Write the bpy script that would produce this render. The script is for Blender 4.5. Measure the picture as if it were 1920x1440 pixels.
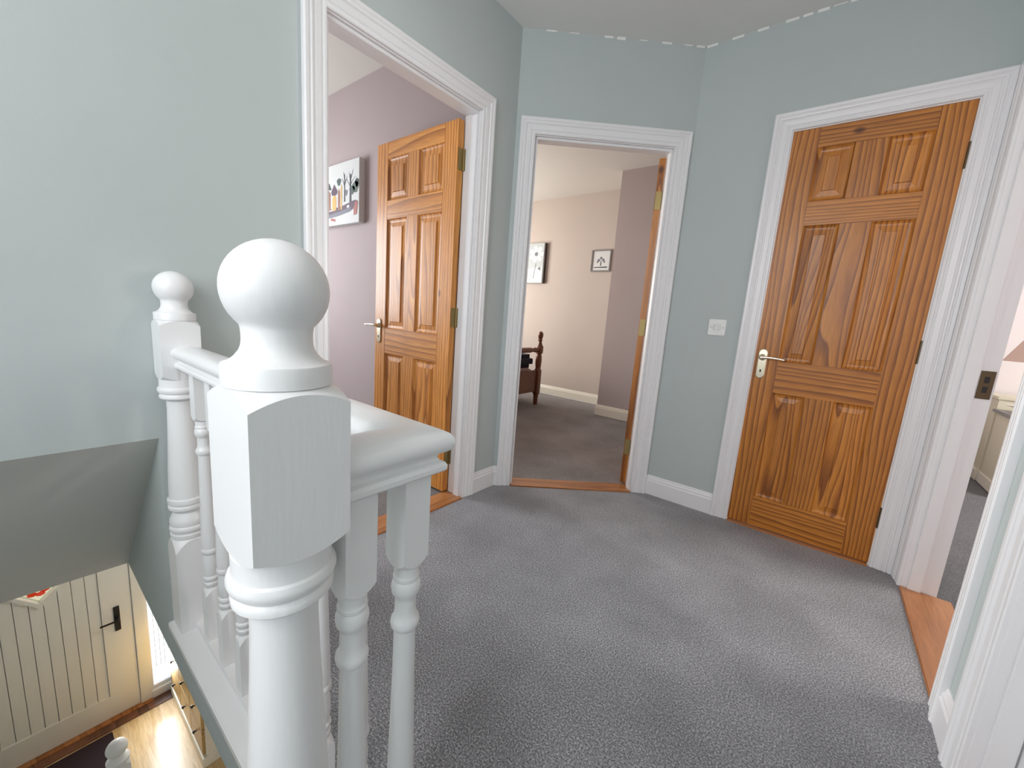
import bpy, bmesh, math, random
from mathutils import Vector, Matrix
random.seed(7)
for o in list(bpy.data.objects): bpy.data.objects.remove(o)
S = bpy.context.scene; C = S.collection
PI = math.pi

# ------------------------------------------------------------ camera
YAW, PITCH, ROLL, H = 0.65812, 0.16799, 0.07359, 1.03298
fw = Vector((-math.sin(YAW)*math.cos(PITCH), math.cos(YAW)*math.cos(PITCH), -math.sin(PITCH)))
r0 = Vector((math.cos(YAW), math.sin(YAW), 0)); u0 = r0.cross(fw)
r1 = math.cos(ROLL)*r0 + math.sin(ROLL)*u0; u1 = -math.sin(ROLL)*r0 + math.cos(ROLL)*u0
cam = bpy.data.cameras.new('camera'); co = bpy.data.objects.new('camera', cam); C.objects.link(co)
cam.sensor_width = 36; cam.lens = 751.83*36/1920; cam.clip_start = 0.02; cam.clip_end = 100
co.matrix_world = Matrix(((r1.x, u1.x, -fw.x, 0), (r1.y, u1.y, -fw.y, 0), (r1.z, u1.z, -fw.z, H), (0, 0, 0, 1)))
S.camera = co

# ------------------------------------------------------------ world, lights, exposure
w = bpy.data.worlds.new('sky'); S.world = w; w.use_nodes = True
w.node_tree.nodes['Background'].inputs[0].default_value = (0.86, 0.93, 1.0, 1)
w.node_tree.nodes['Background'].inputs[1].default_value = 3.2
S.view_settings.view_transform = 'Standard'; S.view_settings.look = 'None'
S.view_settings.exposure = -0.06; S.view_settings.gamma = 1.0; S.view_settings.use_curve_mapping = False
S.cycles.use_denoising = True
S.cycles.max_bounces = 10; S.cycles.diffuse_bounces = 6; S.cycles.glossy_bounces = 3; S.cycles.transparent_max_bounces = 8
S.cycles.sample_clamp_indirect = 4; S.cycles.caustics_reflective = False; S.cycles.caustics_refractive = False

def daylight(name, loc, target, sx, sy, power, col):
    l = bpy.data.lights.new(name, 'AREA'); l.shape = 'RECTANGLE'; l.size = sx; l.size_y = sy
    l.energy = power; l.color = col
    o = bpy.data.objects.new(name, l); C.objects.link(o); o.location = loc
    o.rotation_euler = (Vector(target)-Vector(loc)).to_track_quat('-Z', 'Y').to_euler()
    return o
# daylight entering at each window of the house
daylight('landing_window_light', (-0.45, -1.66, 1.60), (-0.45, 1, 1.60), 1.5, 1.25, 22, (0.93, 0.945, 1.0))
daylight('bedroom_window_light', (-4.10, 0.45, 1.45), (-1, 0.45, 1.45), 1.1, 1.1, 62, (0.93, 0.96, 1.0))
daylight('second_bedroom_window_light', (-4.80, 3.2, 1.45), (-1, 3.2, 1.45), 1.3, 1.2, 105, (1.0, 0.955, 0.90))
daylight('side_bedroom_window_light', (3.3, 3.6, 1.45), (0, 3.6, 1.45), 1.3, 1.2, 100, (1.0, 0.965, 0.94))
daylight('sidelight_light', (-4.13, 0.635, -1.5), (0, 0.635, -1.5), 0.14, 1.6, 24, (0.93, 0.97, 1.0))

def fill_light(name, loc, power, radius, col):
    l = bpy.data.lights.new(name, 'POINT'); l.energy = power; l.shadow_soft_size = radius; l.color = col
    o = bpy.data.objects.new(name, l); C.objects.link(o); o.location = loc
fill_light('landing_fill_light', (-0.36, -1.02, 2.08), 24, 0.12, (1.0, 0.945, 0.925))  # added fill to brighten landing and ceiling, no known lamp here
fill_light('hall_fill_light', (-3.35, 1.25, -0.60), 16, 0.10, (1.0, 0.97, 0.92))  # unseen fill added to brighten the front door and hall

# ------------------------------------------------------------ materials
def base(name, rough=0.5, col=(0.8, 0.8, 0.8), metal=0, coat=0):
    m = bpy.data.materials.new(name); m.use_nodes = True
    b = m.node_tree.nodes['Principled BSDF']
    b.inputs['Roughness'].default_value = rough; b.inputs['Metallic'].default_value = metal
    b.inputs['Base Color'].default_value = (*col, 1); b.inputs['Coat Weight'].default_value = coat
    b.inputs['Coat Roughness'].default_value = 0.2
    return m, m.node_tree, b
def nd(nt, t, **kw):
    n = nt.nodes.new(t)
    for k, v in kw.items():
        if k in n.inputs: n.inputs[k].default_value = v
        else: setattr(n, k, v)
    return n
def coords(nt, scale=(1, 1, 1), rnd=True):
    tc = nd(nt, 'ShaderNodeTexCoord'); mp = nd(nt, 'ShaderNodeMapping'); mp.inputs['Scale'].default_value = scale
    if rnd:
        oi = nd(nt, 'ShaderNodeObjectInfo'); ad = nd(nt, 'ShaderNodeVectorMath', operation='ADD')
        ml = nd(nt, 'ShaderNodeMath', operation='MULTIPLY'); ml.inputs[1].default_value = 37.0
        nt.links.new(oi.outputs['Random'], ml.inputs[0])
        nt.links.new(tc.outputs['Object'], ad.inputs[0]); nt.links.new(ml.outputs[0], ad.inputs[1])
        nt.links.new(ad.outputs[0], mp.inputs[0])
    else: nt.links.new(tc.outputs['Object'], mp.inputs[0])
    return mp.outputs[0]
def ramp(nt, fac, stops):
    r = nd(nt, 'ShaderNodeValToRGB'); e = r.color_ramp.elements
    while len(e) < len(stops): e.new(0.5)
    for i, (p, c) in enumerate(stops): e[i].position = p; e[i].color = (*c, 1)
    nt.links.new(fac, r.inputs[0]); return r.outputs[0]
def bump(nt, b, h, strength=0.2, dist=0.01):
    n = nd(nt, 'ShaderNodeBump'); n.inputs['Strength'].default_value = strength; n.inputs['Distance'].default_value = dist
    nt.links.new(h, n.inputs['Height']); nt.links.new(n.outputs[0], b.inputs['Normal'])

def wall_paint(name, col, mottle=0.06, rough=0.75):
    m, nt, b = base(name, rough); v = coords(nt, rnd=False)
    n = nd(nt, 'ShaderNodeTexNoise', Scale=1.6, Detail=4.0); nt.links.new(v, n.inputs[0])
    d = tuple(c*(1-mottle) for c in col); l = tuple(min(1, c*(1+mottle)) for c in col)
    nt.links.new(ramp(nt, n.outputs[0], [(0.3, d), (0.7, l)]), b.inputs['Base Color'])
    n2 = nd(nt, 'ShaderNodeTexNoise', Scale=260.0, Detail=2.0); nt.links.new(v, n2.inputs[0])
    bump(nt, b, n2.outputs[0], 0.08, 0.002)
    return m
M = {}
M['teal'] = wall_paint('duck_egg_wall_paint', (0.475, 0.522, 0.510), 0.02)
M['mauve'] = wall_paint('mauve_wall_paint', (0.42, 0.345, 0.345), 0.03)
M['beige'] = wall_paint('blush_beige_wall_paint', (0.50, 0.43, 0.378), 0.03)
M['mauve_dim'] = wall_paint('mauve_chimney_paint', (0.43, 0.365, 0.35), 0.03)
M['blush'] = wall_paint('pale_blush_wall_paint', (0.64, 0.59, 0.585), 0.02)
M['ceil'] = wall_paint('ceiling_paint', (0.84, 0.83, 0.81), 0.02)
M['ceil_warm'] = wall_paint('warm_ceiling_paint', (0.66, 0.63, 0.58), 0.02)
def gloss_white(name, col, rough=0.30, brush=0.04, scale=(60, 60, 4)):
    m, nt, b = base(name, rough, col); v = coords(nt, scale)
    n = nd(nt, 'ShaderNodeTexNoise', Scale=1.5, Detail=3.0); nt.links.new(v, n.inputs[0])
    if brush: bump(nt, b, n.outputs[0], brush, 0.001)
    return m
M['white'] = gloss_white('white_gloss_paint', (0.80, 0.80, 0.80))
M['rail_white'] = gloss_white('white_brushed_paint', (0.84, 0.84, 0.84), 0.3, 0.26, (110, 110, 14))
M['trim'] = gloss_white('white_trim_paint', (0.81, 0.80, 0.805), 0.32, 0.0)
M['cream_door'] = gloss_white('cream_door_paint', (0.82, 0.81, 0.77), 0.4)
M['cream'] = gloss_white('cream_furniture_paint', (0.62, 0.58, 0.45), 0.45)
M['cream_skirt'] = gloss_white('cream_skirting_paint', (0.74, 0.70, 0.60), 0.4)

def pine(name, light, mid, dark, vertical=True, rough=0.45, coat=0.14, freq=1.0, knots=True, wild=0.10):
    m, nt, b = base(name, rough, coat=coat)
    v = coords(nt, (1, 1, 0.09) if vertical else (0.09, 1, 1))
    nz = nd(nt, 'ShaderNodeTexNoise', Scale=5.0, Detail=2.0); nt.links.new(v, nz.inputs[0])
    mx = nd(nt, 'ShaderNodeMixRGB', blend_type='LINEAR_LIGHT'); mx.inputs[0].default_value = wild
    nt.links.new(v, mx.inputs[1]); nt.links.new(nz.outputs[1], mx.inputs[2])
    wv = nd(nt, 'ShaderNodeTexWave', wave_type='BANDS', bands_direction='X' if vertical else 'Z', wave_profile='SAW')
    wv.inputs['Scale'].default_value = 14.0*freq; wv.inputs['Distortion'].default_value = 2.5
    wv.inputs['Detail'].default_value = 2.0; wv.inputs['Detail Scale'].default_value = 1.2
    nt.links.new(mx.outputs[0], wv.inputs[0])
    fine = nd(nt, 'ShaderNodeTexNoise', Scale=120.0, Detail=3.0); nt.links.new(v, fine.inputs[0])
    c1 = ramp(nt, wv.outputs[1], [(0.0, light), (0.55, mid), (0.93, dark), (1.0, light)])
    m2 = nd(nt, 'ShaderNodeMixRGB', blend_type='MULTIPLY'); m2.inputs[0].default_value = 0.5
    nt.links.new(c1, m2.inputs[1])
    nt.links.new(ramp(nt, fine.outputs[0], [(0.3, (0.62, 0.58, 0.52)), (0.62, (1.1, 1.1, 1.1))]), m2.inputs[2])
    big = nd(nt, 'ShaderNodeTexNoise', Scale=3.0, Detail=1.0); nt.links.new(v, big.inputs[0])
    m3 = nd(nt, 'ShaderNodeMixRGB', blend_type='MULTIPLY'); m3.inputs[0].default_value = 0.6
    nt.links.new(m2.outputs[0], m3.inputs[1])
    nt.links.new(ramp(nt, big.outputs[0], [(0.35, (0.72, 0.66, 0.6)), (0.65, (1.15, 1.15, 1.15))]), m3.inputs[2])
    out = m3.outputs[0]
    if knots:
        vk = coords(nt, (1, 1, 0.62) if vertical else (0.62, 1, 1))
        vo = nd(nt, 'ShaderNodeTexVoronoi', Scale=4.2); nt.links.new(vk, vo.inputs['Vector'])
        kf = ramp(nt, vo.outputs['Distance'], [(0.0, (0.12, 0.08, 0.05)), (0.035, (0.25, 0.17, 0.1)), (0.075, (1, 1, 1))])
        m4 = nd(nt, 'ShaderNodeMixRGB', blend_type='MULTIPLY'); m4.inputs[0].default_value = 0.9
        nt.links.new(out, m4.inputs[1]); nt.links.new(kf, m4.inputs[2]); out = m4.outputs[0]
    nt.links.new(out, b.inputs['Base Color'])
    bump(nt, b, wv.outputs[1], 0.06, 0.001)
    return m
L1, L2, L3 = (0.60, 0.240, 0.036), (0.49, 0.175, 0.020), (0.22, 0.064, 0.007)
M['pine_v'] = pine('varnished_pine_upright_grain', L1, L2, L3, True)
M['pine_h'] = pine('varnished_pine_level_grain', L1, L2, L3, False)
A1, A2, A3 = (0.76, 0.345, 0.078), (0.64, 0.255, 0.046), (0.36, 0.12, 0.018)
M['pine_av'] = pine('honey_pine_upright_grain', A1, A2, A3, True, freq=0.8)
M['pine_ah'] = pine('honey_pine_level_grain', A1, A2, A3, False, freq=0.8)
M['pine_c'] = pine('varnished_pine_flame_grain', L1, L2, L3, True, freq=0.55, wild=0.34)
M['pine_ac'] = pine('honey_pine_flame_grain', A1, A2, A3, True, freq=0.5, wild=0.30)
M['thresh'] = pine('threshold_oak_grain', (0.50, 0.22, 0.08), (0.42, 0.17, 0.055), (0.30, 0.11, 0.03), False, 0.35, 0.2, 0.7, False)
M['bedwood'] = pine('dark_stained_bed_wood', (0.20, 0.070, 0.026), (0.15, 0.05, 0.018), (0.08, 0.025, 0.01), False, 0.4, 0.08, 1, False)
M['hallpine'] = pine('pale_knotty_pine', (0.62, 0.44, 0.20), (0.55, 0.36, 0.14), (0.40, 0.24, 0.08), False, 0.4, 0.1, 0.8, True)
M['hallfloor'] = pine('pale_laminate_floor_grain', (0.68, 0.52, 0.31), (0.62, 0.45, 0.24), (0.52, 0.35, 0.16), False, 0.28, 0.2, 0.7, True)

def carpet(name, dark, mid, light):
    m, nt, b = base(name, 0.95); v = coords(nt, rnd=False)
    b.inputs['Sheen Weight'].default_value = 0.15
    n1 = nd(nt, 'ShaderNodeTexNoise', Scale=210.0, Detail=4.0, Roughness=0.8); nt.links.new(v, n1.inputs[0])
    n2 = nd(nt, 'ShaderNodeTexNoise', Scale=3.2, Detail=3.0); nt.links.new(v, n2.inputs[0])
    c = ramp(nt, n1.outputs[0], [(0.36, dark), (0.5, mid), (0.64, light)])
    mx = nd(nt, 'ShaderNodeMixRGB', blend_type='MULTIPLY'); mx.inputs[0].default_value = 0.7
    nt.links.new(c, mx.inputs[1]); nt.links.new(ramp(nt, n2.outputs[0], [(0.35, (0.70, 0.70, 0.70)), (0.65, (1.12, 1.12, 1.12))]), mx.inputs[2])
    nt.links.new(mx.outputs[0], b.inputs['Base Color'])
    bump(nt, b, n1.outputs[0], 0.7, 0.005)
    return m
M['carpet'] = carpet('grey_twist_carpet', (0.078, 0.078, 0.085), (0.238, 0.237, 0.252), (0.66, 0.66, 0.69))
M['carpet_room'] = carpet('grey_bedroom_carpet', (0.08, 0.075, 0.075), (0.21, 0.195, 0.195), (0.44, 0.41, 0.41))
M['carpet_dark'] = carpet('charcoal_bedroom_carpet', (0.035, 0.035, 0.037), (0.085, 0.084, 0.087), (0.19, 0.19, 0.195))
M['paving'] = wall_paint('pale_paving', (0.75, 0.74, 0.70), 0.05)
M['mat'] = wall_paint('maroon_doormat_pile', (0.016, 0.005, 0.009), 0.3, 0.95)
M['chrome'] = base('satin_chrome', 0.2, (0.75, 0.72, 0.66), 1)[0]
M['nickel'] = base('pale_brass_lever', 0.22, (0.80, 0.72, 0.55), 1)[0]
M['brass'] = base('aged_brass', 0.5, (0.34, 0.26, 0.11), 0.9)[0]
M['bronze'] = base('dark_tarnished_brass', 0.4, (0.12, 0.085, 0.05), 0.8)[0]
M['black'] = base('black_iron', 0.4, (0.02, 0.018, 0.018), 0.3)[0]
M['gap'] = base('shadow_gap_black', 0.9, (0.01, 0.009, 0.008))[0]
M['plastic'] = base('white_switch_plastic', 0.35, (0.78, 0.78, 0.76))[0]
M['caulk'] = base('white_caulk', 0.6, (0.85, 0.85, 0.82))[0]
M['grey_plastic'] = base('grey_switch_marks', 0.5, (0.30, 0.30, 0.30))[0]
M['navy'] = wall_paint('navy_bedding', (0.020, 0.022, 0.035), 0.2, 0.9)
M['sheet'] = wall_paint('pale_bed_sheet', (0.55, 0.42, 0.40), 0.05, 0.9)
M['shade'] = base('blush_fabric_shade', 0.8, (0.50, 0.37, 0.31))[0]
M['canvas'] = wall_paint('pale_canvas', (0.66, 0.67, 0.66), 0.06)
M['dark_edge'] = base('dark_canvas_side', 0.6, (0.06, 0.045, 0.04))[0]
M['frame_grey'] = base('grey_picture_frame', 0.5, (0.22, 0.21, 0.20))[0]
for n, c in dict(p_yellow=(0.62, 0.38, 0.10), p_rust=(0.30, 0.12, 0.08), p_dark=(0.035, 0.04, 0.05), p_green=(0.07, 0.11, 0.09), p_plum=(0.09, 0.05, 0.08),
                 p_grey=(0.16, 0.16, 0.19), p_red=(0.35, 0.10, 0.08), p_pale=(0.75, 0.76, 0.72), p_teal=(0.46, 0.50, 0.50), p_cream=(0.70, 0.68, 0.50)).items():
    M[n] = base('paint_' + n[2:], 0.6, c)[0]
gm, nt, b = base('clear_window_glass', 0.03)
tr = nd(nt, 'ShaderNodeBsdfTransparent'); gl = nd(nt, 'ShaderNodeBsdfGlossy', Roughness=0.02); mxs = nd(nt, 'ShaderNodeMixShader'); mxs.inputs[0].default_value = 0.06
nt.links.new(tr.outputs[0], mxs.inputs[1]); nt.links.new(gl.outputs[0], mxs.inputs[2]); nt.links.new(mxs.outputs[0], nt.nodes['Material Output'].inputs[0])
M['glass'] = gm
def tint(name, col):
    m, nt, b = base(name, 0.1); t = nd(nt, 'ShaderNodeBsdfTransparent'); t.inputs[0].default_value = (*col, 1)
    nt.links.new(t.outputs[0], nt.nodes['Material Output'].inputs[0]); return m
M['red_glass'] = tint('red_stained_glass', (0.75, 0.08, 0.06)); M['amber_glass'] = tint('amber_stained_glass', (0.85, 0.62, 0.30))

# ------------------------------------------------------------ helpers
def finish(name, bm, mat, parent=None, loc=(0, 0, 0), rot=(0, 0, 0), smooth=None):
    me = bpy.data.meshes.new(name); bmesh.ops.recalc_face_normals(bm, faces=bm.faces); bm.to_mesh(me); bm.free()
    for m in (mat if isinstance(mat, (list, tuple)) else [mat]): me.materials.append(M[m])
    if smooth is not None:
        for p in me.polygons: p.use_smooth = True
        me.set_sharp_from_angle(angle=math.radians(smooth))
    o = bpy.data.objects.new(name, me); C.objects.link(o); o.location = loc; o.rotation_euler = rot
    if parent: o.parent = parent
    return o
def bx(bm, x0, x1, y0, y1, z0, z1, bev=0, mi=0):
    r = bmesh.ops.create_cube(bm, size=1)
    for v in r['verts']: v.co = Vector(((x0+x1)/2+v.co.x*(x1-x0), (y0+y1)/2+v.co.y*(y1-y0), (z0+z1)/2+v.co.z*(z1-z0)))
    fs = {f for v in r['verts'] for f in v.link_faces}
    for f in fs: f.material_index = mi
    if bev: bmesh.ops.bevel(bm, geom=list({e for v in r['verts'] for e in v.link_edges}), offset=bev, segments=2, affect='EDGES')
def box(name, b, mat, parent=None, bev=0, loc=(0, 0, 0), rot=(0, 0, 0)):
    """box part whose origin is its own centre"""
    x0, x1, y0, y1, z0, z1 = b; c = ((x0+x1)/2, (y0+y1)/2, (z0+z1)/2)
    bm = bmesh.new(); bx(bm, x0-c[0], x1-c[0], y0-c[1], y1-c[1], z0-c[2], z1-c[2], bev)
    return finish(name, bm, mat, parent, tuple(c[i]+loc[i] for i in range(3)), rot)
def lathe(name, prof, mat, parent=None, loc=(0, 0, 0), seg=32, sq=None, smooth=40, rot=(0, 0, 0), cap=True):
    """turned shape; with sq (half width of square stock) the radius is cut back to the square"""
    bm = bmesh.new(); rings = []
    for (r, z) in prof:
        ring = []
        for i in range(seg):
            a = 2*PI*i/seg; rr = r
            if sq: rr = min(r, sq/max(abs(math.cos(a)), abs(math.sin(a))))
            ring.append(bm.verts.new((rr*math.cos(a), rr*math.sin(a), z)))
        rings.append(ring)
    for a, b_ in zip(rings, rings[1:]):
        for i in range(seg): bm.faces.new((a[i], a[(i+1) % seg], b_[(i+1) % seg], b_[i]))
    if cap: bm.faces.new(rings[0]); bm.faces.new(rings[-1])
    return finish(name, bm, mat, parent, loc, rot, smooth)
def prism(bm, pts, z0, z1, mi=0):
    a = [bm.verts.new((x, y, z0)) for x, y in pts]; b_ = [bm.verts.new((x, y, z1)) for x, y in pts]; n = len(pts)
    fs = [bm.faces.new(a), bm.faces.new(b_)] + [bm.faces.new((a[i], a[(i+1) % n], b_[(i+1) % n], b_[i])) for i in range(n)]
    for f in fs: f.material_index = mi
def sweep(name, prof, path, mat, parent=None, closed_ends=True, smooth=35, loc=(0, 0, 0)):
    """sweep a (u,z) profile along a horizontal open path with mitred corners; u is to the left of travel"""
    bm = bmesh.new(); P = [Vector(p) for p in path]; rings = []
    for i, p in enumerate(P):
        d0 = (P[i]-P[i-1]).normalized() if i else None; d1 = (P[i+1]-P[i]).normalized() if i < len(P)-1 else None
        if d0 is None: d0 = d1
        if d1 is None: d1 = d0
        n0 = Vector((-d0.y, d0.x)); n1 = Vector((-d1.y, d1.x)); m = (n0+n1); m = m/(m.dot(n0))
        rings.append([bm.verts.new((p.x+m.x*u, p.y+m.y*u, z)) for u, z in prof])
    n = len(prof)
    for a, b_ in zip(rings, rings[1:]):
        for i in range(n): bm.faces.new((a[i], a[(i+1) % n], b_[(i+1) % n], b_[i]))
    bm.faces.new(rings[0]); bm.faces.new(rings[-1])
    return finish(name, bm, mat, parent, loc, smooth=smooth)
def empty(name, loc=(0, 0, 0), rz=0):
    o = bpy.data.objects.new(name, None); C.objects.link(o); o.location = loc; o.rotation_euler = (0, 0, rz); o.empty_display_size = 0.1
    return o
def tag(o, label, cat, group=None, kind=None):
    o['label'] = label; o['category'] = cat
    if group: o['group'] = group
    if kind: o['kind'] = kind
    return o

# ------------------------------------------------------------ walls
def wall(name, p0, p1, t, z0, z1, openings, m_in, m_out, label, ext=(0, 0)):
    """wall from p0 to p1, room side on the right of travel, thickness t to the left; openings (s0,s1,zb,zt)"""
    p0 = Vector(p0); p1 = Vector(p1); L = (p1-p0).length; ang = math.atan2(p1.y-p0.y, p1.x-p0.x)
    bm = bmesh.new(); s = -ext[0]
    for (a, b_, zb, zt) in sorted(openings):
        bx(bm, s, a, 0, t, z0, z1)
        if zt < z1: bx(bm, a, b_, 0, t, zt, z1)
        if zb > z0: bx(bm, a, b_, 0, t, z0, zb)
        s = b_
    bx(bm, s, L+ext[1], 0, t, z0, z1)
    for f in bm.faces: f.material_index = 1 if f.calc_center_median().y > t*0.6 else 0
    o = finish(name, bm, [m_in, m_out], None, (p0.x, p0.y, 0), (0, 0, ang))
    return tag(o, label, 'wall', kind='structure')
XA, YB, XB, YC, XD, ZC = -1.497, 1.808, -0.755, 2.4366, 0.407, 2.50
YS = 0.262; YW = -1.70; YG = -0.72; T = 0.10; ZG = -0.16; ZH = -2.55; XH = -4.23
# left wall: over the stairs it stops 0.6 m above the landing
bm = bmesh.new()
bx(bm, XA-T, XA, YW, YG, 0, ZC); bx(bm, XA-T, XA, YG, YS, 0.604, ZC); bx(bm, XA-T, XA, YS+0.0015, 0.763, 0, 0.604); bx(bm, XA-T, XA, YS, 0.763, 0.604, ZC); bx(bm, XA-T, XA, 0.763, 1.545, 2.006, ZC); bx(bm, XA-T, XA, 1.545, YB+0.045, 0, ZC)
for f in bm.faces: f.material_index = 1 if f.calc_center_median().x < XA-T*0.6 else 0
tag(finish('wall_left', bm, ['teal', 'mauve']), 'pale duck egg green wall behind the banisters, with the left bedroom doorway', 'wall', kind='structure')
LB = math.hypot(XB-XA, YC-YB)
wall('wall_chamfer', (XA, YB), (XB, YC), T, 0, 2.60, [(0.100, 0.880, 0, 2.006)], 'teal', 'beige', 'narrow angled duck egg wall around the middle doorway')
wall('wall_far', (XB, YC), (XD, YC), T, 0, 2.60, [(XB*-1-0.305, XB*-1+0.315, 0, 2.006)], 'teal', 'blush', 'duck egg wall around the closed pine door', ext=(0.045, T+0.01))
wall('wall_right', (XD, YC), (XD, YW), 0.107, 0, ZC, [(YC-2.336, YC-1.594, 0, 2.006), (YC-1.326, YC-0.56, 0, 2.006)], 'teal', 'blush', 'duck egg wall at the right edge with two doorways')
wall('wall_back', (XD, YW), (XH, YW), T, ZH, 2.6, [(XD-0.35, XD+1.25, 0.93, 2.27)], 'teal', 'teal', 'duck egg wall behind the camera with the stair window', ext=(0.1, 0))
# stairwell side wall under the landing edge and the triangle beneath the sloping soffit
bm = bmesh.new()
pts = [(-0.37, ZG), (-0.37, -0.002), (XA-0.002, -0.002), (XA-0.002, 0.602), (XA-0.764, ZG)]
a = [bm.verts.new((x, YS, z)) for x, z in pts]; b_ = [bm.verts.new((x, YS+0.07, z)) for x, z in pts]
bm.faces.new(a); bm.faces.new(b_)
for i in range(5): bm.faces.new((a[i], a[(i+1) % 5], b_[(i+1) % 5], b_[i]))
bmesh.ops.triangulate(bm, faces=bm.faces[:2])
tag(finish('wall_stairwell', bm, 'teal'), 'duck egg stairwell side below the banister base', 'wall', kind='structure')
# sloping soffit
bm = bmesh.new()
x0, z0, x1, z1 = XA, 0.604, XA-0.764, ZG
q = [(x0, z0), (x1, z1), (x1-0.1, z1+0.02), (x0-0.02, z0+0.12)]
a = [bm.verts.new((x, YG, z)) for x, z in q]; b_ = [bm.verts.new((x, YS, z)) for x, z in q]
bm.faces.new(a); bm.faces.new(b_)
for i in range(4): bm.faces.new((a[i], a[(i+1) % 4], b_[(i+1) % 4], b_[i]))
M['soffit'] = wall_paint('soffit_grey_green_paint', (0.60, 0.60, 0.57), 0.03)
tag(finish('ceiling_slope', bm, 'soffit'), 'shaded grey sloping ceiling over the stairs, above the front door', 'ceiling', kind='structure')

# bedroom A, bedroom B, side bedroom, hall shells
def shell(name, b, mat, label, cat='wall'):
    return tag(box(name, b, mat), label, cat, kind='structure')
shell('wall_bedroom_right', (-4.9, XA-T, 1.62, 1.72, 0, 2.6), 'mauve', 'mauve bedroom wall with the village scene canvas, seen through the left doorway')
bm = bmesh.new()
bx(bm, XH-0.1, XH, YW, -0.1, ZG, 2.6); bx(bm, XH-0.1, XH, -0.1, 1.0, ZG, 0.9); bx(bm, XH-0.1, XH, -0.1, 1.0, 2.0, 2.6); bx(bm, XH-0.1, XH, 1.0, 1.62, ZG, 2.6)
tag(finish('wall_bedroom_window', bm, 'mauve'), 'mauve outer wall of the left bedroom with its window', 'wall', kind='structure')
shell('wall_second_bedroom_far', (-5.0, -0.65, 4.65, 4.75, 0, 2.65), 'beige', 'blush far wall of the middle bedroom with two small pictures')
shell('wall_second_bedroom_pillar', (-1.95, -0.65, 4.12, 4.65, 0, 2.65), 'mauve_dim', 'mauve chimney breast at the right of the middle bedroom')
shell('wall_second_bedroom_right', (-0.72, -0.62, YC+T+0.003, 4.12, 0, 2.65), 'mauve', 'mauve side wall of the middle bedroom behind its open door')
bm = bmesh.new()
bx(bm, -5.0, -4.9, 1.62, 2.5, 0, 2.65); bx(bm, -5.0, -4.9, 2.5, 3.9, 0, 0.85); bx(bm, -5.0, -4.9, 2.5, 3.9, 2.1, 2.65); bx(bm, -5.0, -4.9, 3.9, 4.65, 0, 2.65)
tag(finish('wall_second_bedroom_window', bm, 'beige'), 'blush outer wall of the middle bedroom with its window', 'wall', kind='structure')
shell('wall_side_bedroom_far', (0.45, 3.5, 5.2, 5.3, 0, 2.6), 'blush', 'pale blush far wall glimpsed through the right doorway')
shell('wall_side_bedroom_left', (0.42, 0.52, YC+T+0.003, 5.2, 0, 2.6), 'blush', 'pale blush side wall inside the right bedroom')
shell('wall_side_bedroom_near', (0.517, 3.5, 1.36, 1.46, 0, 2.6), 'blush', 'pale blush near wall of the right bedroom')
bm = bmesh.new()
bx(bm, 3.4, 3.5, 1.46, 2.9, 0, 2.6); bx(bm, 3.4, 3.5, 2.9, 4.3, 0, 0.85); bx(bm, 3.4, 3.5, 2.9, 4.3, 2.1, 2.6); bx(bm, 3.4, 3.5, 4.3, 5.2, 0, 2.6)
tag(finish('wall_side_bedroom_window', bm, 'blush'), 'pale blush outer wall of the right bedroom with its window', 'wall', kind='structure')
# downstairs hall
bm = bmesh.new()
DY0, DY1, SY1 = -0.42, 0.483, 0.78
bx(bm, XH-0.15, XH, YG, DY0-0.05, ZH, ZG); bx(bm, XH-0.15, XH, DY0-0.05, SY1, -0.45, ZG); bx(bm, XH-0.15, XH, SY1, 1.6, ZH, ZG)
M['hallwall'] = wall_paint('cream_hall_paint', (0.74, 0.72, 0.64), 0.03)
tag(finish('wall_front', bm, 'hallwall'), 'cream hall wall around the front door downstairs', 'wall', kind='structure')
shell('wall_stair_side', (XH, -0.36, YG-0.1, YG, ZH, -0.004-0.16), 'teal', 'duck egg wall on the far side of the stairs below the landing')
shell('wall_light_blocker', (XA, -0.36, YG-0.1, YG, 0.0, 0.90), 'teal', 'low duck egg wall added beyond the stairwell to block window light, out of view')  # unseen half wall added to keep window light off the stairwell side
shell('wall_hall_right', (XH, -1.0, 1.6, 1.7, ZH, ZG), 'hallwall', 'cream hall side wall behind the sideboard')
shell('wall_hall_end', (-1.1, -1.0, YS+0.08, 1.6, ZH, ZG), 'hallwall', 'cream wall under the landing')
shell('floor_hall', (XH-0.2, 0.45, YG, 1.6, ZH-0.05, ZH), 'hallfloor', 'pale wood floor of the downstairs hall', 'floor')

# ------------------------------------------------------------ floors and ceilings
land = [(0.407, YW), (0.407, YC), (XB, YC), (XA, YB), (XA, 0.345), (-0.385, 0.345), (-0.37, 0.20), (-0.36, YG), (XA, YG), (XA, YW)]
bm = bmesh.new(); prism(bm, land, ZG, 0.0)
tag(finish('floor', bm, 'carpet'), 'speckled grey carpet covering the landing', 'carpet', kind='structure')
bm = bmesh.new(); bx(bm, XH, XA-T-0.005, 0.27+0.07, 1.62, ZG, -0.004); bx(bm, XH, XA-0.86, YG, 0.34, ZG, -0.004); bx(bm, XH, XA-T-0.005, YW, YG-0.1, ZG, -0.004)
tag(finish('floor_bedroom', bm, 'carpet_room'), 'grey carpet inside the left bedroom', 'carpet', kind='structure')
bm = bmesh.new(); prism(bm, [(-4.9, 1.72), (-1.62, 1.72), (-1.56, 1.885), (-0.82, 2.51), (-0.72, 2.54), (-0.72, 4.65), (-4.9, 4.65)], ZG, -0.004)
tag(finish('floor_second_bedroom', bm, 'carpet_room'), 'grey carpet inside the middle bedroom', 'carpet', kind='structure')
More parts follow.
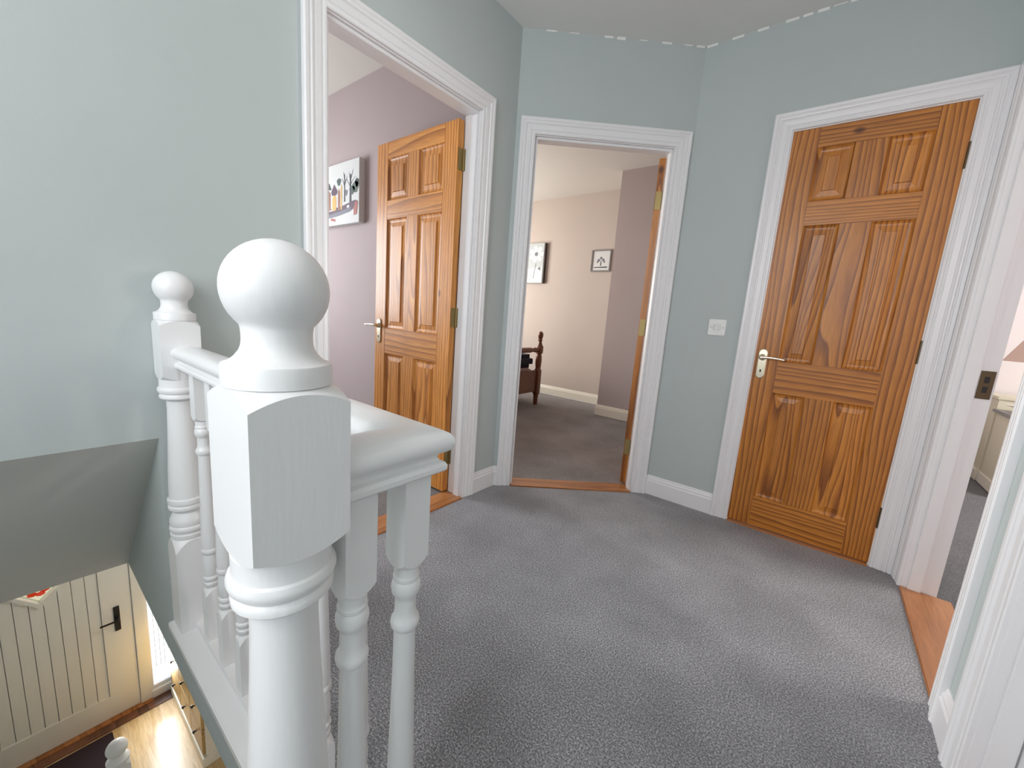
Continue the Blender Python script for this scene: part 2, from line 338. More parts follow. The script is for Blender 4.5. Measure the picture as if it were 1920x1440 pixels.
shell('floor_side_bedroom', (0.512, 3.4, 1.46, 5.2, ZG, -0.004), 'carpet_dark', 'grey carpet inside the right bedroom', 'carpet')
bm = bmesh.new(); prism(bm, [(0.51, YW-0.1), (0.51, YC+T), (-0.81, YC+T), (XA-T, YB+0.09), (XA-T, YW-0.1)], ZC, 2.7)
tag(finish('ceiling', bm, 'ceil'), 'off-white landing ceiling', 'ceiling', kind='structure')
shell('ceiling_bedroom', (XH-0.1, XA-T, YW, 1.72, 2.5, 2.7), 'ceil_warm', 'white ceiling of the left bedroom', 'ceiling')
bm = bmesh.new(); prism(bm, [(-5.0, 1.72), (XA-T, 1.72), (XA-T, YB+0.09), (-0.81, YC+T), (-0.62, YC+T), (-0.62, 4.75), (-5.0, 4.75)], 2.585, 2.75)
tag(finish('ceiling_second_bedroom', bm, 'ceil_warm'), 'white ceiling of the middle bedroom', 'ceiling', kind='structure')
shell('ceiling_side_bedroom', (0.51, 3.5, 1.36, 5.3, 2.5, 2.7), 'ceil', 'white ceiling of the right bedroom', 'ceiling')
# uneven line of white filler where the ceiling meets the walls
bm = bmesh.new()
for (p, q_, n) in (((XA, YB), (XB, YC), 16), ((XB, YC), (XD, YC), 20)):
    p = Vector(p); q_ = Vector(q_); d = (q_-p)/n; nn = Vector((d.y, -d.x)).normalized()
    for i in range(n):
        if random.random() < 0.45: continue
        a = p+d*(i+random.uniform(0, .2)); b2 = p+d*(i+random.uniform(.7, 1.05)); h = random.uniform(.004, .011)
        vs = [bm.verts.new((v.x+nn.x*o_, v.y+nn.y*o_, z)) for v in (a, b2) for o_, z in ((0.001, ZC-h), (h*0.8, ZC-0.001), (0.001, ZC-0.001))]
        bm.faces.new(vs[:3]); bm.faces.new(vs[3:]); bm.faces.new((vs[0], vs[1], vs[4], vs[3])); bm.faces.new((vs[1], vs[2], vs[5], vs[4])); bm.faces.new((vs[2], vs[0], vs[3], vs[5]))
tag(finish('trim_1', bm, 'caulk'), 'broken white filler line where the landing ceiling meets the walls', 'trim', kind='structure')

# ------------------------------------------------------------ door frames
W = 0.082
PROF = [(0, 0), (0, .009), (.003, .012), (.011, .012), (.014, .008), (.018, .008), (.022, .0125), (.040, .0145), (.044, .012), (.047, .012), (.051, .018), (.056, .019), (.060, .0155), (.063, .0155), (.067, .020), (.077, .021), (.082, .017), (.082, 0)]
def architrave(name, parent, nodes, mat='trim'):
    """nodes: list of (s,z, ds,dz): point and outward direction per unit u; face towards -y"""
    bm = bmesh.new(); rings = []
    for (s, z, ds, dz) in nodes: rings.append([bm.verts.new((s+ds*u, -t, z+dz*u)) for u, t in PROF])
    n = len(PROF)
    for a, b_ in zip(rings, rings[1:]):
        for i in range(n-1): bm.faces.new((a[i], a[i+1], b_[i+1], b_[i]))
        bm.faces.new((a[n-1], a[0], b_[0], b_[n-1]))
    bm.faces.new(rings[0]); bm.faces.new(rings[-1])
    return finish(name, bm, mat, parent, smooth=25)
def door_frame(idx, p0, p1, s0, s1, t, stop, label, left=True, right=True, zt=2.0):
    """casing round an opening; p0->p1 as in wall(); stop=(y0,y1) of the stop bead"""
    ang = math.atan2(p1[1]-p0[1], p1[0]-p0[0]); e = empty('trim_%d' % idx, (p0[0], p0[1], 0), ang)
    if left: architrave('architrave_upright', e, [(s0, 0, -1, 0), (s0, zt, -1, 1)])
    if right: architrave('architrave_upright', e, [(s1, zt, 1, 1), (s1, 0, 1, 0)])
    architrave('architrave_head', e, [(s0, zt, -1, 1), (s1, zt, 1, 1)])
    g = 0.006
    box('lining_upright', (s0-g, s0+0.004, 0.0, t+0.004, 0, zt+g), 'trim', e); box('lining_upright', (s1-0.004, s1+g, 0.0, t+0.004, 0, zt+g), 'trim', e)
    box('lining_head', (s0+0.004, s1-0.004, 0.0, t+0.004, zt-0.004, zt+g), 'trim', e)
    a, b_ = stop
    box('stop_bead', (s0+0.004, s0+0.016, a, b_, 0, zt-0.016), 'trim', e, 0.002); box('stop_bead', (s1-0.016, s1-0.004, a, b_, 0, zt-0.016), 'trim', e, 0.002)
    box('stop_bead', (s0+0.004, s1-0.004, a, b_, zt-0.016, zt-0.004), 'trim', e, 0.002)
    return tag(e, label, 'door frame', kind='structure')
# left wall is walked from YW upwards: room side (+x) is on the right of travel
door_frame(2, (XA, YW), (XA, YB), 0.769-YW, 1.539-YW, T, (0.012, 0.05), 'white moulded door frame around the left bedroom doorway')
door_frame(3, (XA, YB), (XB, YC), 0.106, 0.874, T, (0.012, 0.05), 'white moulded door frame around the middle doorway')
door_frame(4, (XB, YC), (XD, YC), -0.299-XB, 0.309-XB, T, (0.048, 0.09), 'white moulded door frame around the closed pine door')
door_frame(5, (XD, YC), (XD, YW), YC-2.330, YC-1.600, 0.107, (0.02, 0.062), 'white moulded door frame with a tarnished strike plate, around the right doorway')
door_frame(6, (XD, YC), (XD, YW), YC-1.318, YC-0.566, 0.107, (0.02, 0.062), 'white moulded door frame nearest the camera at the lower right corner')

# skirting boards
SK = [(0, 0), (-.016, 0), (-.016, .085), (-.012, .092), (-.012, .100), (-.007, .108), (-.006, .116), (-.003, .120), (0, .120)]
def skirting(name, path, mat='trim', label='', z=0, prof=SK):
    o = sweep(name, [(u, zz+z) for u, zz in prof], path, mat, smooth=25)
    return tag(o, label, 'skirting board', kind='structure')
def along(p0, p1, s):
    p0 = Vector(p0); p1 = Vector(p1); d = (p1-p0).normalized(); return tuple(p0+d*s)
skirting('baseboard_left', [(XA, 1.539+W), (XA, YB), along((XA, YB), (XB, YC), 0.024)], label='short white skirting between the left and middle door frames')
skirting('baseboard_far', [along((XA, YB), (XB, YC), 0.956), (XB, YC), (-0.299-W, YC)], label='white skirting below the light switch')
skirting('baseboard_right', [(XD, 1.600-W), (XD, 1.318+W)], label='short white skirting between the two right-hand door frames')
skirting('baseboard_left_stairs', [(XA, 0.36), (XA, 0.769-W)], label='white skirting between the banister end and the left door frame')
skirting('baseboard_second_bedroom', [(-4.9, 4.65), (-1.95, 4.65), (-1.95, 4.12), (-0.72, 4.12)], 'cream_skirt', 'cream skirting along the far wall and chimney breast of the middle bedroom')
skirting('baseboard_bedroom', [(-4.2, 1.62), (-1.6, 1.62)], 'cream_skirt', 'cream skirting in the left bedroom')
skirting('baseboard_side_bedroom', [(0.52, 5.2), (3.4, 5.2)], 'cream_skirt', 'cream skirting along the far wall of the right bedroom')

# thresholds
def threshold(idx, pts, label):
    bm = bmesh.new(); c = Vector((sum(p[0] for p in pts)/4, sum(p[1] for p in pts)/4))
    prism(bm, [(p[0]-c.x, p[1]-c.y) for p in pts], -0.02, 0.006)
    bmesh.ops.bevel(bm, geom=[e for e in bm.edges if all(v.co.z > 0 for v in e.verts)], offset=0.004, segments=2, affect='EDGES')
    return finish('trim_%d' % idx, bm, 'thresh', None, (c.x, c.y, 0))
def thr(idx, p0, p1, s0, s1, t0, t1, label):
    p0 = Vector(p0); p1 = Vector(p1); d = (p1-p0).normalized(); n = Vector((-d.y, d.x)); L = s1-s0
    bm = bmesh.new(); bx(bm, -L/2, L/2, -(t1-t0)/2, (t1-t0)/2, -0.02, 0.006, 0.003)
    c = p0+d*(s0+s1)/2+n*(t0+t1)/2
    o = finish('trim_%d' % idx, bm, 'thresh', None, (c.x, c.y, 0), (0, 0, math.atan2(d.y, d.x)))
    return tag(o, label, 'threshold', kind='structure')
thr(7, (XA, YW), (XA, YB), 0.774-YW, 1.534-YW, -0.02, 0.115, 'orange wood threshold strip in the left doorway')
thr(8, (XA, YB), (XB, YC), 0.111, 0.869, -0.02, 0.105, 'orange wood threshold strip in the middle doorway')
thr(9, (XB, YC), (XD, YC), -0.294-XB, 0.304-XB, -0.02, 0.09, 'dark orange wood threshold under the closed pine door')
thr(10, (XD, YC), (XD, YW), YC-2.325, YC-1.605, -0.005, 0.155, 'wide honey wood threshold in the right doorway')
thr(11, (XD, YC), (XD, YW), YC-1.313, YC-0.571, -0.005, 0.155, 'wood threshold of the nearest doorway, mostly outside the frame')

# ------------------------------------------------------------ panelled pine doors
def panel(name, x0, x1, z0, z1, yf, th, mat, parent, dy):
    """raised field panel set in a moulded recess; front face at y=yf, looking -y*dy"""
    cx, cz = (x0+x1)/2, (z0+z1)/2; bm = bmesh.new()
    for sgn, yb in ((1, 0.0), (-1, th)):
        lv = [(0, 0.0), (0.006, 0.007), (0.012, 0.010), (0.020, 0.011), (0.044, 0.0075), (0.046, 0.003)]
        rings = []
        for ins, dep in lv:
            w_, h_ = (x1-x0)/2-ins, (z1-z0)/2-ins; y = yb+sgn*dep
            rings.append([bm.verts.new((a*w_, y, c_*h_)) for a, c_ in ((-1, -1), (1, -1), (1, 1), (-1, 1))])
        for a, b_ in zip(rings, rings[1:]):
            for i in range(4): bm.faces.new((a[i], a[(i+1) % 4], b_[(i+1) % 4], b_[i]))
        bm.faces.new(rings[-1])
        if sgn == 1: first = rings[0]
        else:
            for i in range(4): bm.faces.new((first[i], first[(i+1) % 4], rings[0][(i+1) % 4], rings[0][i]))
    return finish(name, bm, mat, parent, (cx, yf, cz))
def six_panel(root, w_, z0, z1, x, pan, zs, mv, mh):
    mc = {'pine_v': 'pine_c', 'pine_av': 'pine_ac'}.get(mv, mv)
    """leaf in local frame: x 0..w_, front y=0, back y=0.04. x=(stile_l, muntin0, muntin1, stile_r start)"""
    xl, m0, m1, xr = x; th = 0.040
    box('stile', (0, xl, 0, th, z0, z1), mv, root, 0.0012); box('stile', (xr, w_, 0, th, z0, z1), mv, root, 0.0012)
    rails = [(z0, zs[0]), (zs[1], zs[2]), (zs[3], zs[4]), (zs[5], z1)]
    for a, b_ in rails: box('rail', (xl, xr, 0, th, a, b_), mh, root, 0.0012)
    for a, b_ in ((zs[0], zs[1]), (zs[2], zs[3]), (zs[4], zs[5])):
        box('muntin', (m0, m1, 0, th, a, b_), mc if (a, b_) == (zs[2], zs[3]) else mv, root, 0.0012)
        panel('panel', xl, m0, a, b_, 0, th, mc, root, 1); panel('panel', m1, xr, a, b_, 0, th, mv if b_ > 1.2 else mc, root, 1)
def lever_handle(root, x, z, side, y=0.0, out=-1, mat='nickel'):
    """long back plate with lever pointing to +x*side"""
    bm = bmesh.new(); pl = [(0.020*math.cos(t), (0.056 if math.sin(t) >= 0 else -0.056)+0.020*math.sin(t)) for t in [PI*j/8 for j in range(9)]+[PI+PI*j/8 for j in range(9)]]
    F = [[bm.verts.new((px_*q, yy, pz_*q2)) for px_, pz_ in pl] for q, q2, yy in ((1, 1, 0.0035), (1, 1, -0.0015), (0.86, 0.965, -0.0035))]
    if out > 0: 
        for f_ in F:
            for v in f_: v.co.y *= -1
    for A, B in zip(F, F[1:]):
        for j in range(18): bm.faces.new((A[j], A[(j+1) % 18], B[(j+1) % 18], B[j]))
    bm.faces.new(F[0]); bm.faces.new(F[-1])
    p = finish('handle_plate', bm, mat, root, (x, y+out*0.0035, z-0.031))
    lathe('lever_rose', [(0.017, 0), (0.017, 0.006), (0.010, 0.010), (0.009, 0.034), (0.006, 0.038)], mat, p, (0, out*0.003, 0.034), 20, rot=(PI/2 if out < 0 else -PI/2, 0, 0))
    bm = bmesh.new(); N = 10; rings = []
    for i in range(8):
        f = i/7; xx = side*(0.0+0.098*f); zz = 0.034+0.003*math.sin(f*PI)-0.004*f; r = 0.0075*(1-0.35*f)
        rings.append([bm.verts.new((xx, out*0.038+r*0.8*math.cos(2*PI*k/N), zz+r*math.sin(2*PI*k/N))) for k in range(N)])
    for a, b_ in zip(rings, rings[1:]):
        for k in range(N): bm.faces.new((a[k], a[(k+1) % N], b_[(k+1) % N], b_[k]))
    bm.faces.new(rings[0]); bm.faces.new(rings[-1]); finish('lever', bm, mat, p, smooth=50)
    box('keyhole', (-0.003, 0.003, -0.001, 0.001, -0.044, -0.030), 'gap', p, loc=(0, out*0.0036, 0))
ZS = (0.175, 0.740, 0.903, 1.560, 1.670, 1.907)
# closed door (door_3)
d3 = empty('door_3', (-0.300, YC+0.004, 0))
six_panel(d3, 0.610, 0.010, 1.996, (0.110, 0.248, 0.360, 0.502), None, ZS, 'pine_v', 'pine_h')
lever_handle(d3, 0.040, 0.914, 1)
for z in (1.79, 1.005, 0.24):
    bm = bmesh.new(); r = bmesh.ops.create_cone(bm, segments=12, radius1=0.006, radius2=0.006, depth=0.1, cap_ends=True)
    bx(bm, -0.004, 0.005, 0.0, 0.02, -0.05, 0.05)
    finish('hinge', bm, 'bronze', d3, (0.608, -0.003, z))
tag(d3, 'closed dark honey pine six-panel door with a brass lever handle', 'door', kind='structure')
# left bedroom door standing open at right angles (door_1): local x runs to -X world
d1 = empty('door_1', (-2.292, 1.492, 0))
six_panel(d1, 0.690, 0.012, 1.972, (0.105, 0.292, 0.390, 0.590), None, (0.175, 0.745, 0.900, 1.545, 1.650, 1.882), 'pine_av', 'pine_ah')
lever_handle(d1, 0.046, 0.912, -1)
for z in (1.79, 1.00, 0.225):
    p = box('hinge', (0.6895, 0.6925, 0.004, 0.034, z-0.05, z+0.05), 'brass', d1)
    lathe('hinge_pin', [(0.005, -0.052), (0.005, 0.052)], 'brass', p, (0.004, 0.020, 0), 10)
    box('hinge_leaf', (0.002, 0.012, 0.02, 0.052, -0.05, 0.05), 'brass', p)
tag(d1, 'light honey pine six-panel door standing open in the left doorway', 'door', kind='structure')
# middle door, swung back so only its edge shows (door_2)
hx, hy = -0.896, 2.450
rz = math.atan2(0.958, -0.287)
d2 = empty('door_2', (hx, hy, 0), rz)
six_panel(d2, 0.740, 0.012, 1.985, (0.105, 0.32, 0.42, 0.635), None, (0.175, 0.745, 0.900, 1.545, 1.650, 1.882), 'pine_v', 'pine_h')
for z in (1.755, 1.02, 0.255):
    p = box('hinge', (-0.0025, 0.0005, 0.004, 0.036, z-0.05, z+0.05), 'brass', d2)
    lathe('hinge_pin', [(0.005, -0.052), (0.005, 0.052)], 'brass', p, (-0.004, -0.022, 0), 10)
tag(d2, 'pine door in the middle doorway seen edge-on with brass hinges', 'door', kind='structure')
# nearest doorway: painted door, closed on its far side
d5 = empty('door_5', (0.470, 0.573, 0), PI/2)
tmp = M['pine_v']
six_panel(d5, 0.738, 0.012, 1.985, (0.105, 0.32, 0.42, 0.635), None, (0.175, 0.745, 0.900, 1.545, 1.650, 1.882), 'white', 'white')
d5.rotation_euler = (0, 0, PI/2); d5.location = (0.512, 0.573, 0)
tag(d5, 'white six-panel door of the doorway nearest the camera', 'door', kind='structure')
# strike plate on the right doorway lining
t5 = [o for o in C.objects if o.name == 'trim_5'][0]
bm = bmesh.new(); bx(bm, -0.0195, 0.0195, -0.001, 0.0015, -0.054, 0.054, 0.0008)
sp = finish('strike_plate', bm, 'bronze', t5, (YC-2.330+0.0065, 0.0855, 0.903), (0, 0, -PI/2)); sp['label'] = 'tarnished brass strike plate'
box('latch_hole', (-0.007, 0.007, -0.002, 0.0005, -0.03, -0.006), 'black', sp, loc=(0, 0.0012, 0)); box('latch_hole', (-0.007, 0.007, -0.002, 0.0005, 0.008, 0.032), 'black', sp, loc=(0, 0.0012, 0))

# ------------------------------------------------------------ banister
NX, NY, BX, BY = -0.405, 0.1635, -0.405, 0.323
def ball_profile(r, zc, z_lo, n=16):
    out = []
    a1 = math.acos(max(-1, min(1, (z_lo-zc)/r)))
    for i in range(n+1):
        a = 0.001+(a1-0.001)*i/n; out.append((max(r*math.sin(a), 0.0005), zc+r*math.cos(a)))
    return out
def turned(name, segs, mat, parent, loc, seg, sq, smooth=32, sqx=None):
    sqx = sqx or sq
    """turned and square stock. segs: ('t', [(r,z)...]) turned lengths, ('b', r_top, z_top, drop_top, r_bot, z_bot, drop_bot) square block;
    drop = height over which the shoulder grows from r to the corner radius"""
    k = math.hypot(sq, sqx)+0.0002; bm = bmesh.new(); cols = []
    for i in range(seg):
        u_ = (i % (seg//4))/(seg//4); a = (u_*2-1); qd = i//(seg//4)
        cx_, cy_ = sqx, sq*math.tan(a*PI/4)
        if qd % 2: cx_, cy_ = sqx*-math.tan(a*PI/4), sq
        if qd >= 2: cx_, cy_ = -cx_, -cy_
        a = math.atan2(cy_, cx_); sup = math.hypot(cx_, cy_); col = []
        for sg in segs:
            if sg[0] == 't': col += [(min(r, 9), z) for r, z in sg[1]]
            else:
                _, r0_, z0_, d0_, r1_, z1_, d1_ = sg; K = 5
                f = max(0.0, min(1.0, (sup-r0_)/(k-r0_)))**(1/0.85); rr = min(r0_, sup)
                for j in range(K+1): t = j/K; col.append((rr+(sup-rr)*t**0.85, z0_-d0_*max(f, 0.02)*t-1e-5*j))
                if d1_ is None: col.append((sup, z1_))
                else:
                    f = max(0.0, min(1.0, (sup-r1_)/(k-r1_)))**(1/0.85); rr = min(r1_, sup)
                    for j in range(K+1): t = 1-j/K; col.append((rr+(sup-rr)*t**0.85, z1_+d1_*max(f, 0.02)*t+1e-5*(K-j)))
        cols.append([bm.verts.new((r*math.cos(a), r*math.sin(a), z)) for r, z in col])
    for i in range(seg):
        A, B = cols[i], cols[(i+1) % seg]
        for j in range(len(A)-1): bm.faces.new((A[j], B[j], B[j+1], A[j+1]))
    bm.faces.new([c[0] for c in cols]); bm.faces.new([c[-1] for c in cols])
    return finish(name, bm, mat, parent, loc, smooth=smooth)
def newel(parent, x, y, zb, seg=64, sqx=0.045):
    shaft = [(0.0462, 0.786), (0.0462, 0.769), (0.0465, 0.765), (0.0492, 0.763), (0.0508, 0.7585), (0.0508, 0.7545), (0.0490, 0.7495), (0.0455, 0.7470), (0.0450, 0.7445), (0.0465, 0.7425), (0.0480, 0.7390), (0.0475, 0.7335), (0.0440, 0.7300), (0.0365, 0.7285),
             (0.0330, 0.7240), (0.0325, 0.700), (0.0340, 0.650), (0.0372, 0.580), (0.0405, 0.510), (0.0425, 0.455), (0.0430, 0.430), (0.0465, 0.427), (0.0475, 0.420), (0.0465, 0.413), (0.0440, 0.411), (0.0440, 0.407), (0.0465, 0.404), (0.0465, 0.396),
             (0.0380, 0.390), (0.0355, 0.383), (0.0400, 0.373), (0.0450, 0.362), (0.0460, 0.352), (0.0440, 0.342), (0.0465, 0.339), (0.0475, 0.332), (0.0460, 0.325), (0.0435, 0.322), (0.0435, 0.318), (0.0460, 0.316), (0.0460, 0.309), (0.0440, 0.303)]
    post = turned('newel_post', [('b', 0.0440, 0.9530, 0.0150, 0.0455, 0.787, 0.014), ('t', shaft), ('b', 0.0440, 0.301, 0.036, 0, zb, None)], 'rail_white', parent, (x, y, 0), seg, 0.045, 32, sqx)
    r, zc = 0.0452, 1.0410; fin = []
    for i in range(19):
        a = 0.01+(math.radians(137)-0.01)*i/18; fin.append((r*math.sin(a), zc+r*math.cos(a)))
    fin += [(0.0302, 1.0040), (0.0298, 0.9990), (0.0298, 0.9940), (0.0304, 0.9890), (0.0322, 0.9840), (0.0360, 0.9790), (0.0405, 0.9750), (0.0462, 0.9730), (0.0470, 0.9715), (0.0470, 0.9535), (0.0440, 0.9522)]
    lathe('ball_finial', fin, 'rail_white', post, (0, 0, 0), 48, None, 38)
    return post
bal = empty('balustrade', (NX, NY, 0))
def rel(o):
    o.location = Vector(o.location)-Vector((NX, NY, 0)); return o
p1 = rel(newel(bal, NX-0.006, NY, -0.30, 64, 0.051)); p1['label'] = 'near newel post with a ball top and turned shaft'
p2 = rel(newel(bal, XA+0.0465, 0.309, 0.0)); p2['label'] = 'far newel post against the wall with a ball top'
BT = [(0.0165, 0.6890), (0.0162, 0.679), (0.0165, 0.676), (0.0178, 0.674), (0.0178, 0.670), (0.0165, 0.668), (0.0180, 0.666), (0.0196, 0.661), (0.0198, 0.655), (0.0185, 0.648), (0.0152, 0.644), (0.0145, 0.639), (0.0147, 0.620), (0.0160, 0.612), (0.0190, 0.608), (0.0199, 0.602), (0.0188, 0.596), (0.0156, 0.592),
          (0.0150, 0.583), (0.0157, 0.520), (0.0175, 0.430), (0.0195, 0.345), (0.0198, 0.318), (0.0192, 0.312), (0.0208, 0.309), (0.0214, 0.303), (0.0204, 0.297), (0.0172, 0.293), (0.0178, 0.283), (0.0198, 0.262), (0.0198, 0.250), (0.0178, 0.230),
          (0.0172, 0.225), (0.0192, 0.223), (0.0206, 0.218), (0.0192, 0.212), (0.0174, 0.210), (0.0174, 0.206), (0.0192, 0.204), (0.0200, 0.199), (0.0185, 0.194), (0.0170, 0.192)]
b0 = turned('baluster', [('b', 0.0283, 0.832, 0.0, 0.0165, 0.6890, 0.014), ('t', BT), ('b', 0.0170, 0.187, 0.021, 0, 0.02, None)], 'rail_white', bal, (BX-NX, BY-NY, 0), 32, 0.020)
spots = [(-0.405, 0.238)] + [(-0.405-0.1294*k, BY) for k in range(1, 8)]
for x, y in spots:
    c = b0.copy(); C.objects.link(c); c.parent = bal; c.location = (x-NX, y-NY, 0)
b0.location = (BX-NX, 0.318-NY, 0)
RP = [(0.010, 0.822), (0.0290, 0.822), (0.0318, 0.825), (0.0322, 0.831), (0.0295, 0.8355), (0.0245, 0.838), (0.0222, 0.842), (0.0235, 0.846), (0.0290, 0.8485), (0.0345, 0.852), (0.0378, 0.858), (0.0385, 0.864), (0.0368, 0.8705), (0.0325, 0.8755), (0.0240, 0.8800), (0.0120, 0.8835), (0.0, 0.8850)]
RP = RP + [(-u, z) for u, z in reversed(RP[:-1])]
o = sweep('handrail', RP, [(XA+0.0915, BY), (BX, BY), (BX, 0.2085)], 'rail_white', bal, smooth=30); rel(o)
o.data.transform(Matrix.Identity(4))
br = [(-0.022, 0.0), (0.024, 0.0), (0.024, 0.017), (0.021, 0.020), (-0.022, 0.020)]
rel(sweep('base_rail', br, [(XA+0.0915, BY), (BX, BY), (BX, 0.2085)], 'rail_white', bal))
nz = [(-0.024, -0.018), (0.046, -0.018), (0.049, -0.012), (0.049, 0.001), (-0.024, 0.001)]
# nosing board outside the balusters, over the stairwell
bm = bmesh.new(); bx(bm, XA+0.001, -0.452, YS-0.012, 0.345, -0.022, 0.001, 0.003)
rel(finish('nosing_board', bm, 'rail_white', bal))
tag(bal, 'white painted banister with ball-topped newel posts and turned spindles at the stairhead', 'banister')

# ------------------------------------------------------------ stairs (below the frame) and lower newel
st = empty('staircase', (-0.36, -0.25, ZH))
n = 13; rise = -ZH/n; go = (2.70-0.36)/n
for i in range(n):
    x1_ = -0.36-go*i; z1_ = -rise*(i+1)
    if i == n-1: continue
    bm = bmesh.new(); bx(bm, -go-0.015, 0.0, -0.465, 0.46, -rise+0.002, 0.0)
    finish('step', bm, 'carpet', st, (x1_+0.36, 0, z1_-ZH))
tag(st, 'grey carpeted staircase going down to the hall', 'stairs', kind='structure')
ln = empty('stair_newel', (-2.73, 0.200, ZH))
pst = turned('post', [('b', 0.0440, 0.988, 0.020, 0, 0.0, None)], 'rail_white', ln, (0, 0, 0), 32, 0.045)
fin = [(0.0492, 0.988), (0.0495, 0.999), (0.0400, 1.006), (0.0320, 1.012), (0.0300, 1.022)]+list(reversed(ball_profile(0.0465, 1.068, 1.030, 14)))
lathe('ball_finial', fin, 'rail_white', ln, (0, 0, 0), 32, None, 45)
tag(ln, 'ball-topped white newel post at the foot of the stairs, beside the doormat', 'newel post')

# ------------------------------------------------------------ front door downstairs
d4 = empty('door_4', (XH, 0, ZH))
# local: y along wall, z up from the hall floor; face at x=+0
def dz(z): return z-ZH
box('stile', (-0.05, 0.012, 0.305, DY1, 0.012, 2.05), 'cream_door', d4, 0.002)
box('stile', (-0.05, 0.012, DY0, DY0+0.16, 0.012, 2.05), 'cream_door', d4, 0.002)
box('bottom_rail', (-0.05, 0.012, DY0+0.16, 0.305, 0.012, 0.215), 'cream_door', d4, 0.002)
box('top_rail', (-0.05, 0.012, DY0+0.16, 0.305, 1.92, 2.05), 'cream_door', d4, 0.002)
cy, cz, hd = 0.006, dz(-1.325)+0.30, 0.30
y = DY0+0.16; k = 0
while y < 0.304:
    y2 = min(y+0.0708, 0.305)
    # each board is split round the diamond pane
    def edge(yy): return hd-abs(yy-cy)
    a, b_ = y+0.0022, y2-0.0022
    for sgn in (1, -1):
        zl, zr = cz-sgn*max(edge(a), 0), cz-sgn*max(edge(b_), 0); zend = 0.215 if sgn == 1 else 1.92
        ym = cy if a < cy < b_ else None
        pts = [(a, zend), (b_, zend), (b_, zr)]+([(cy, cz-sgn*hd)] if ym is not None else [])+[(a, zl)]
        bm = bmesh.new(); f1 = [bm.verts.new((0.004, p, q)) for p, q in pts]; f2 = [bm.verts.new((-0.03, p, q)) for p, q in pts]
        bm.faces.new(f1); bm.faces.new(f2)
        for i in range(len(pts)): bm.faces.new((f1[i], f1[(i+1) % len(pts)], f2[(i+1) % len(pts)], f2[i]))
        finish('plank', bm, 'cream_door', d4)
    y = y2
bm = bmesh.new()
for sgn in (1, -1):  # panel backing visible in the board joints, split round the pane
    pts = [(DY0+0.16, cz-sgn*0), (cy-hd, cz), (cy, cz-sgn*hd), (cy+hd, cz), (0.305, cz), (0.305, 0.215 if sgn == 1 else 1.92), (DY0+0.16, 0.215 if sgn == 1 else 1.92)]
    f1 = [bm.verts.new((-0.012, max(DY0+0.16, min(0.305, p)), q)) for p, q in pts]
    bm.faces.new(f1)
bmesh.ops.triangulate(bm, faces=bm.faces[:])
finish('board_backing', bm, 'cream_door', d4)
# diamond glazing bead and stained glass
def diamond(name, r1, r2, x0_, x1_, mat, par):
    bm = bmesh.new(); D = ((1, 0), (0, 1), (-1, 0), (0, -1))
    R = [[bm.verts.new((x, cy+a*r, cz+b2*r)) for a, b2 in D] for x, r in ((x0_, r1), (x1_, r1-0.008), (x1_, r2+0.008), (x0_, r2))]
    for j in range(4):
        A_, B_ = R[j], R[(j+1) % 4]
        for i in range(4): bm.faces.new((A_[i], A_[(i+1) % 4], B_[(i+1) % 4], B_[i]))
    return finish(name, bm, mat, par)
diamond('glazing_bead', 0.312, 0.262, -0.03, 0.020, 'cream_door', d4)
bm = bmesh.new(); bm.faces.new([bm.verts.new((-0.010, cy+a*0.27, cz+b2*0.27)) for a, b2 in ((1, 0), (0, 1), (-1, 0), (0, -1))])
M['cream_glass'] = tint('cream_obscured_glass', (0.40, 0.36, 0.25)); finish('diamond_pane', bm, 'cream_glass', d4)
bm = bmesh.new()
for i in range(5):
    a0 = 2*PI*i/5; c0 = Vector((cy+0.035*math.cos(a0), cz-0.175+0.026*math.sin(a0)))
    bm.faces.new([bm.verts.new((-0.007, c0.x+0.026*math.cos(t), c0.y+0.018*math.sin(t))) for t in [2*PI*j/8 for j in range(8)]])
finish('stained_flower', bm, 'red_glass', d4)
bm = bmesh.new()
for (ya, za, yb, zb) in ((cy-0.12, cz-0.12, cy-0.02, cz-0.21), (cy+0.02, cz-0.2, cy+0.13, cz-0.1), (cy+0.03, cz-0.15, cy+0.15, cz-0.02)):
    bm.faces.new([bm.verts.new((-0.006, *p)) for p in ((ya, za), (yb, zb), (yb+0.012, zb+0.02), (ya+0.01, za+0.03))])
finish('stained_leaf', bm, 'amber_glass', d4)
# black iron lever handle
bm = bmesh.new(); bx(bm, -0.004, 0.004, -0.018, 0.018, -0.11, 0.11, 0.003); hp = finish('handle_plate', bm, 'black', d4, (0.016, 0.392, dz(-1.647)))
lathe('lever_rose', [(0.014, 0), (0.012, 0.03), (0.007, 0.036)], 'black', hp, (0.004, 0, 0.0), 14, rot=(0, PI/2, 0))
bm = bmesh.new(); bx(bm, -0.006, 0.006, -0.105, 0.004, -0.006, 0.006, 0.002); finish('lever', bm, 'black', hp, (0.038, 0, 0))
tag(d4, 'cream boarded front door downstairs with a diamond pane and black lever', 'door', kind='structure')
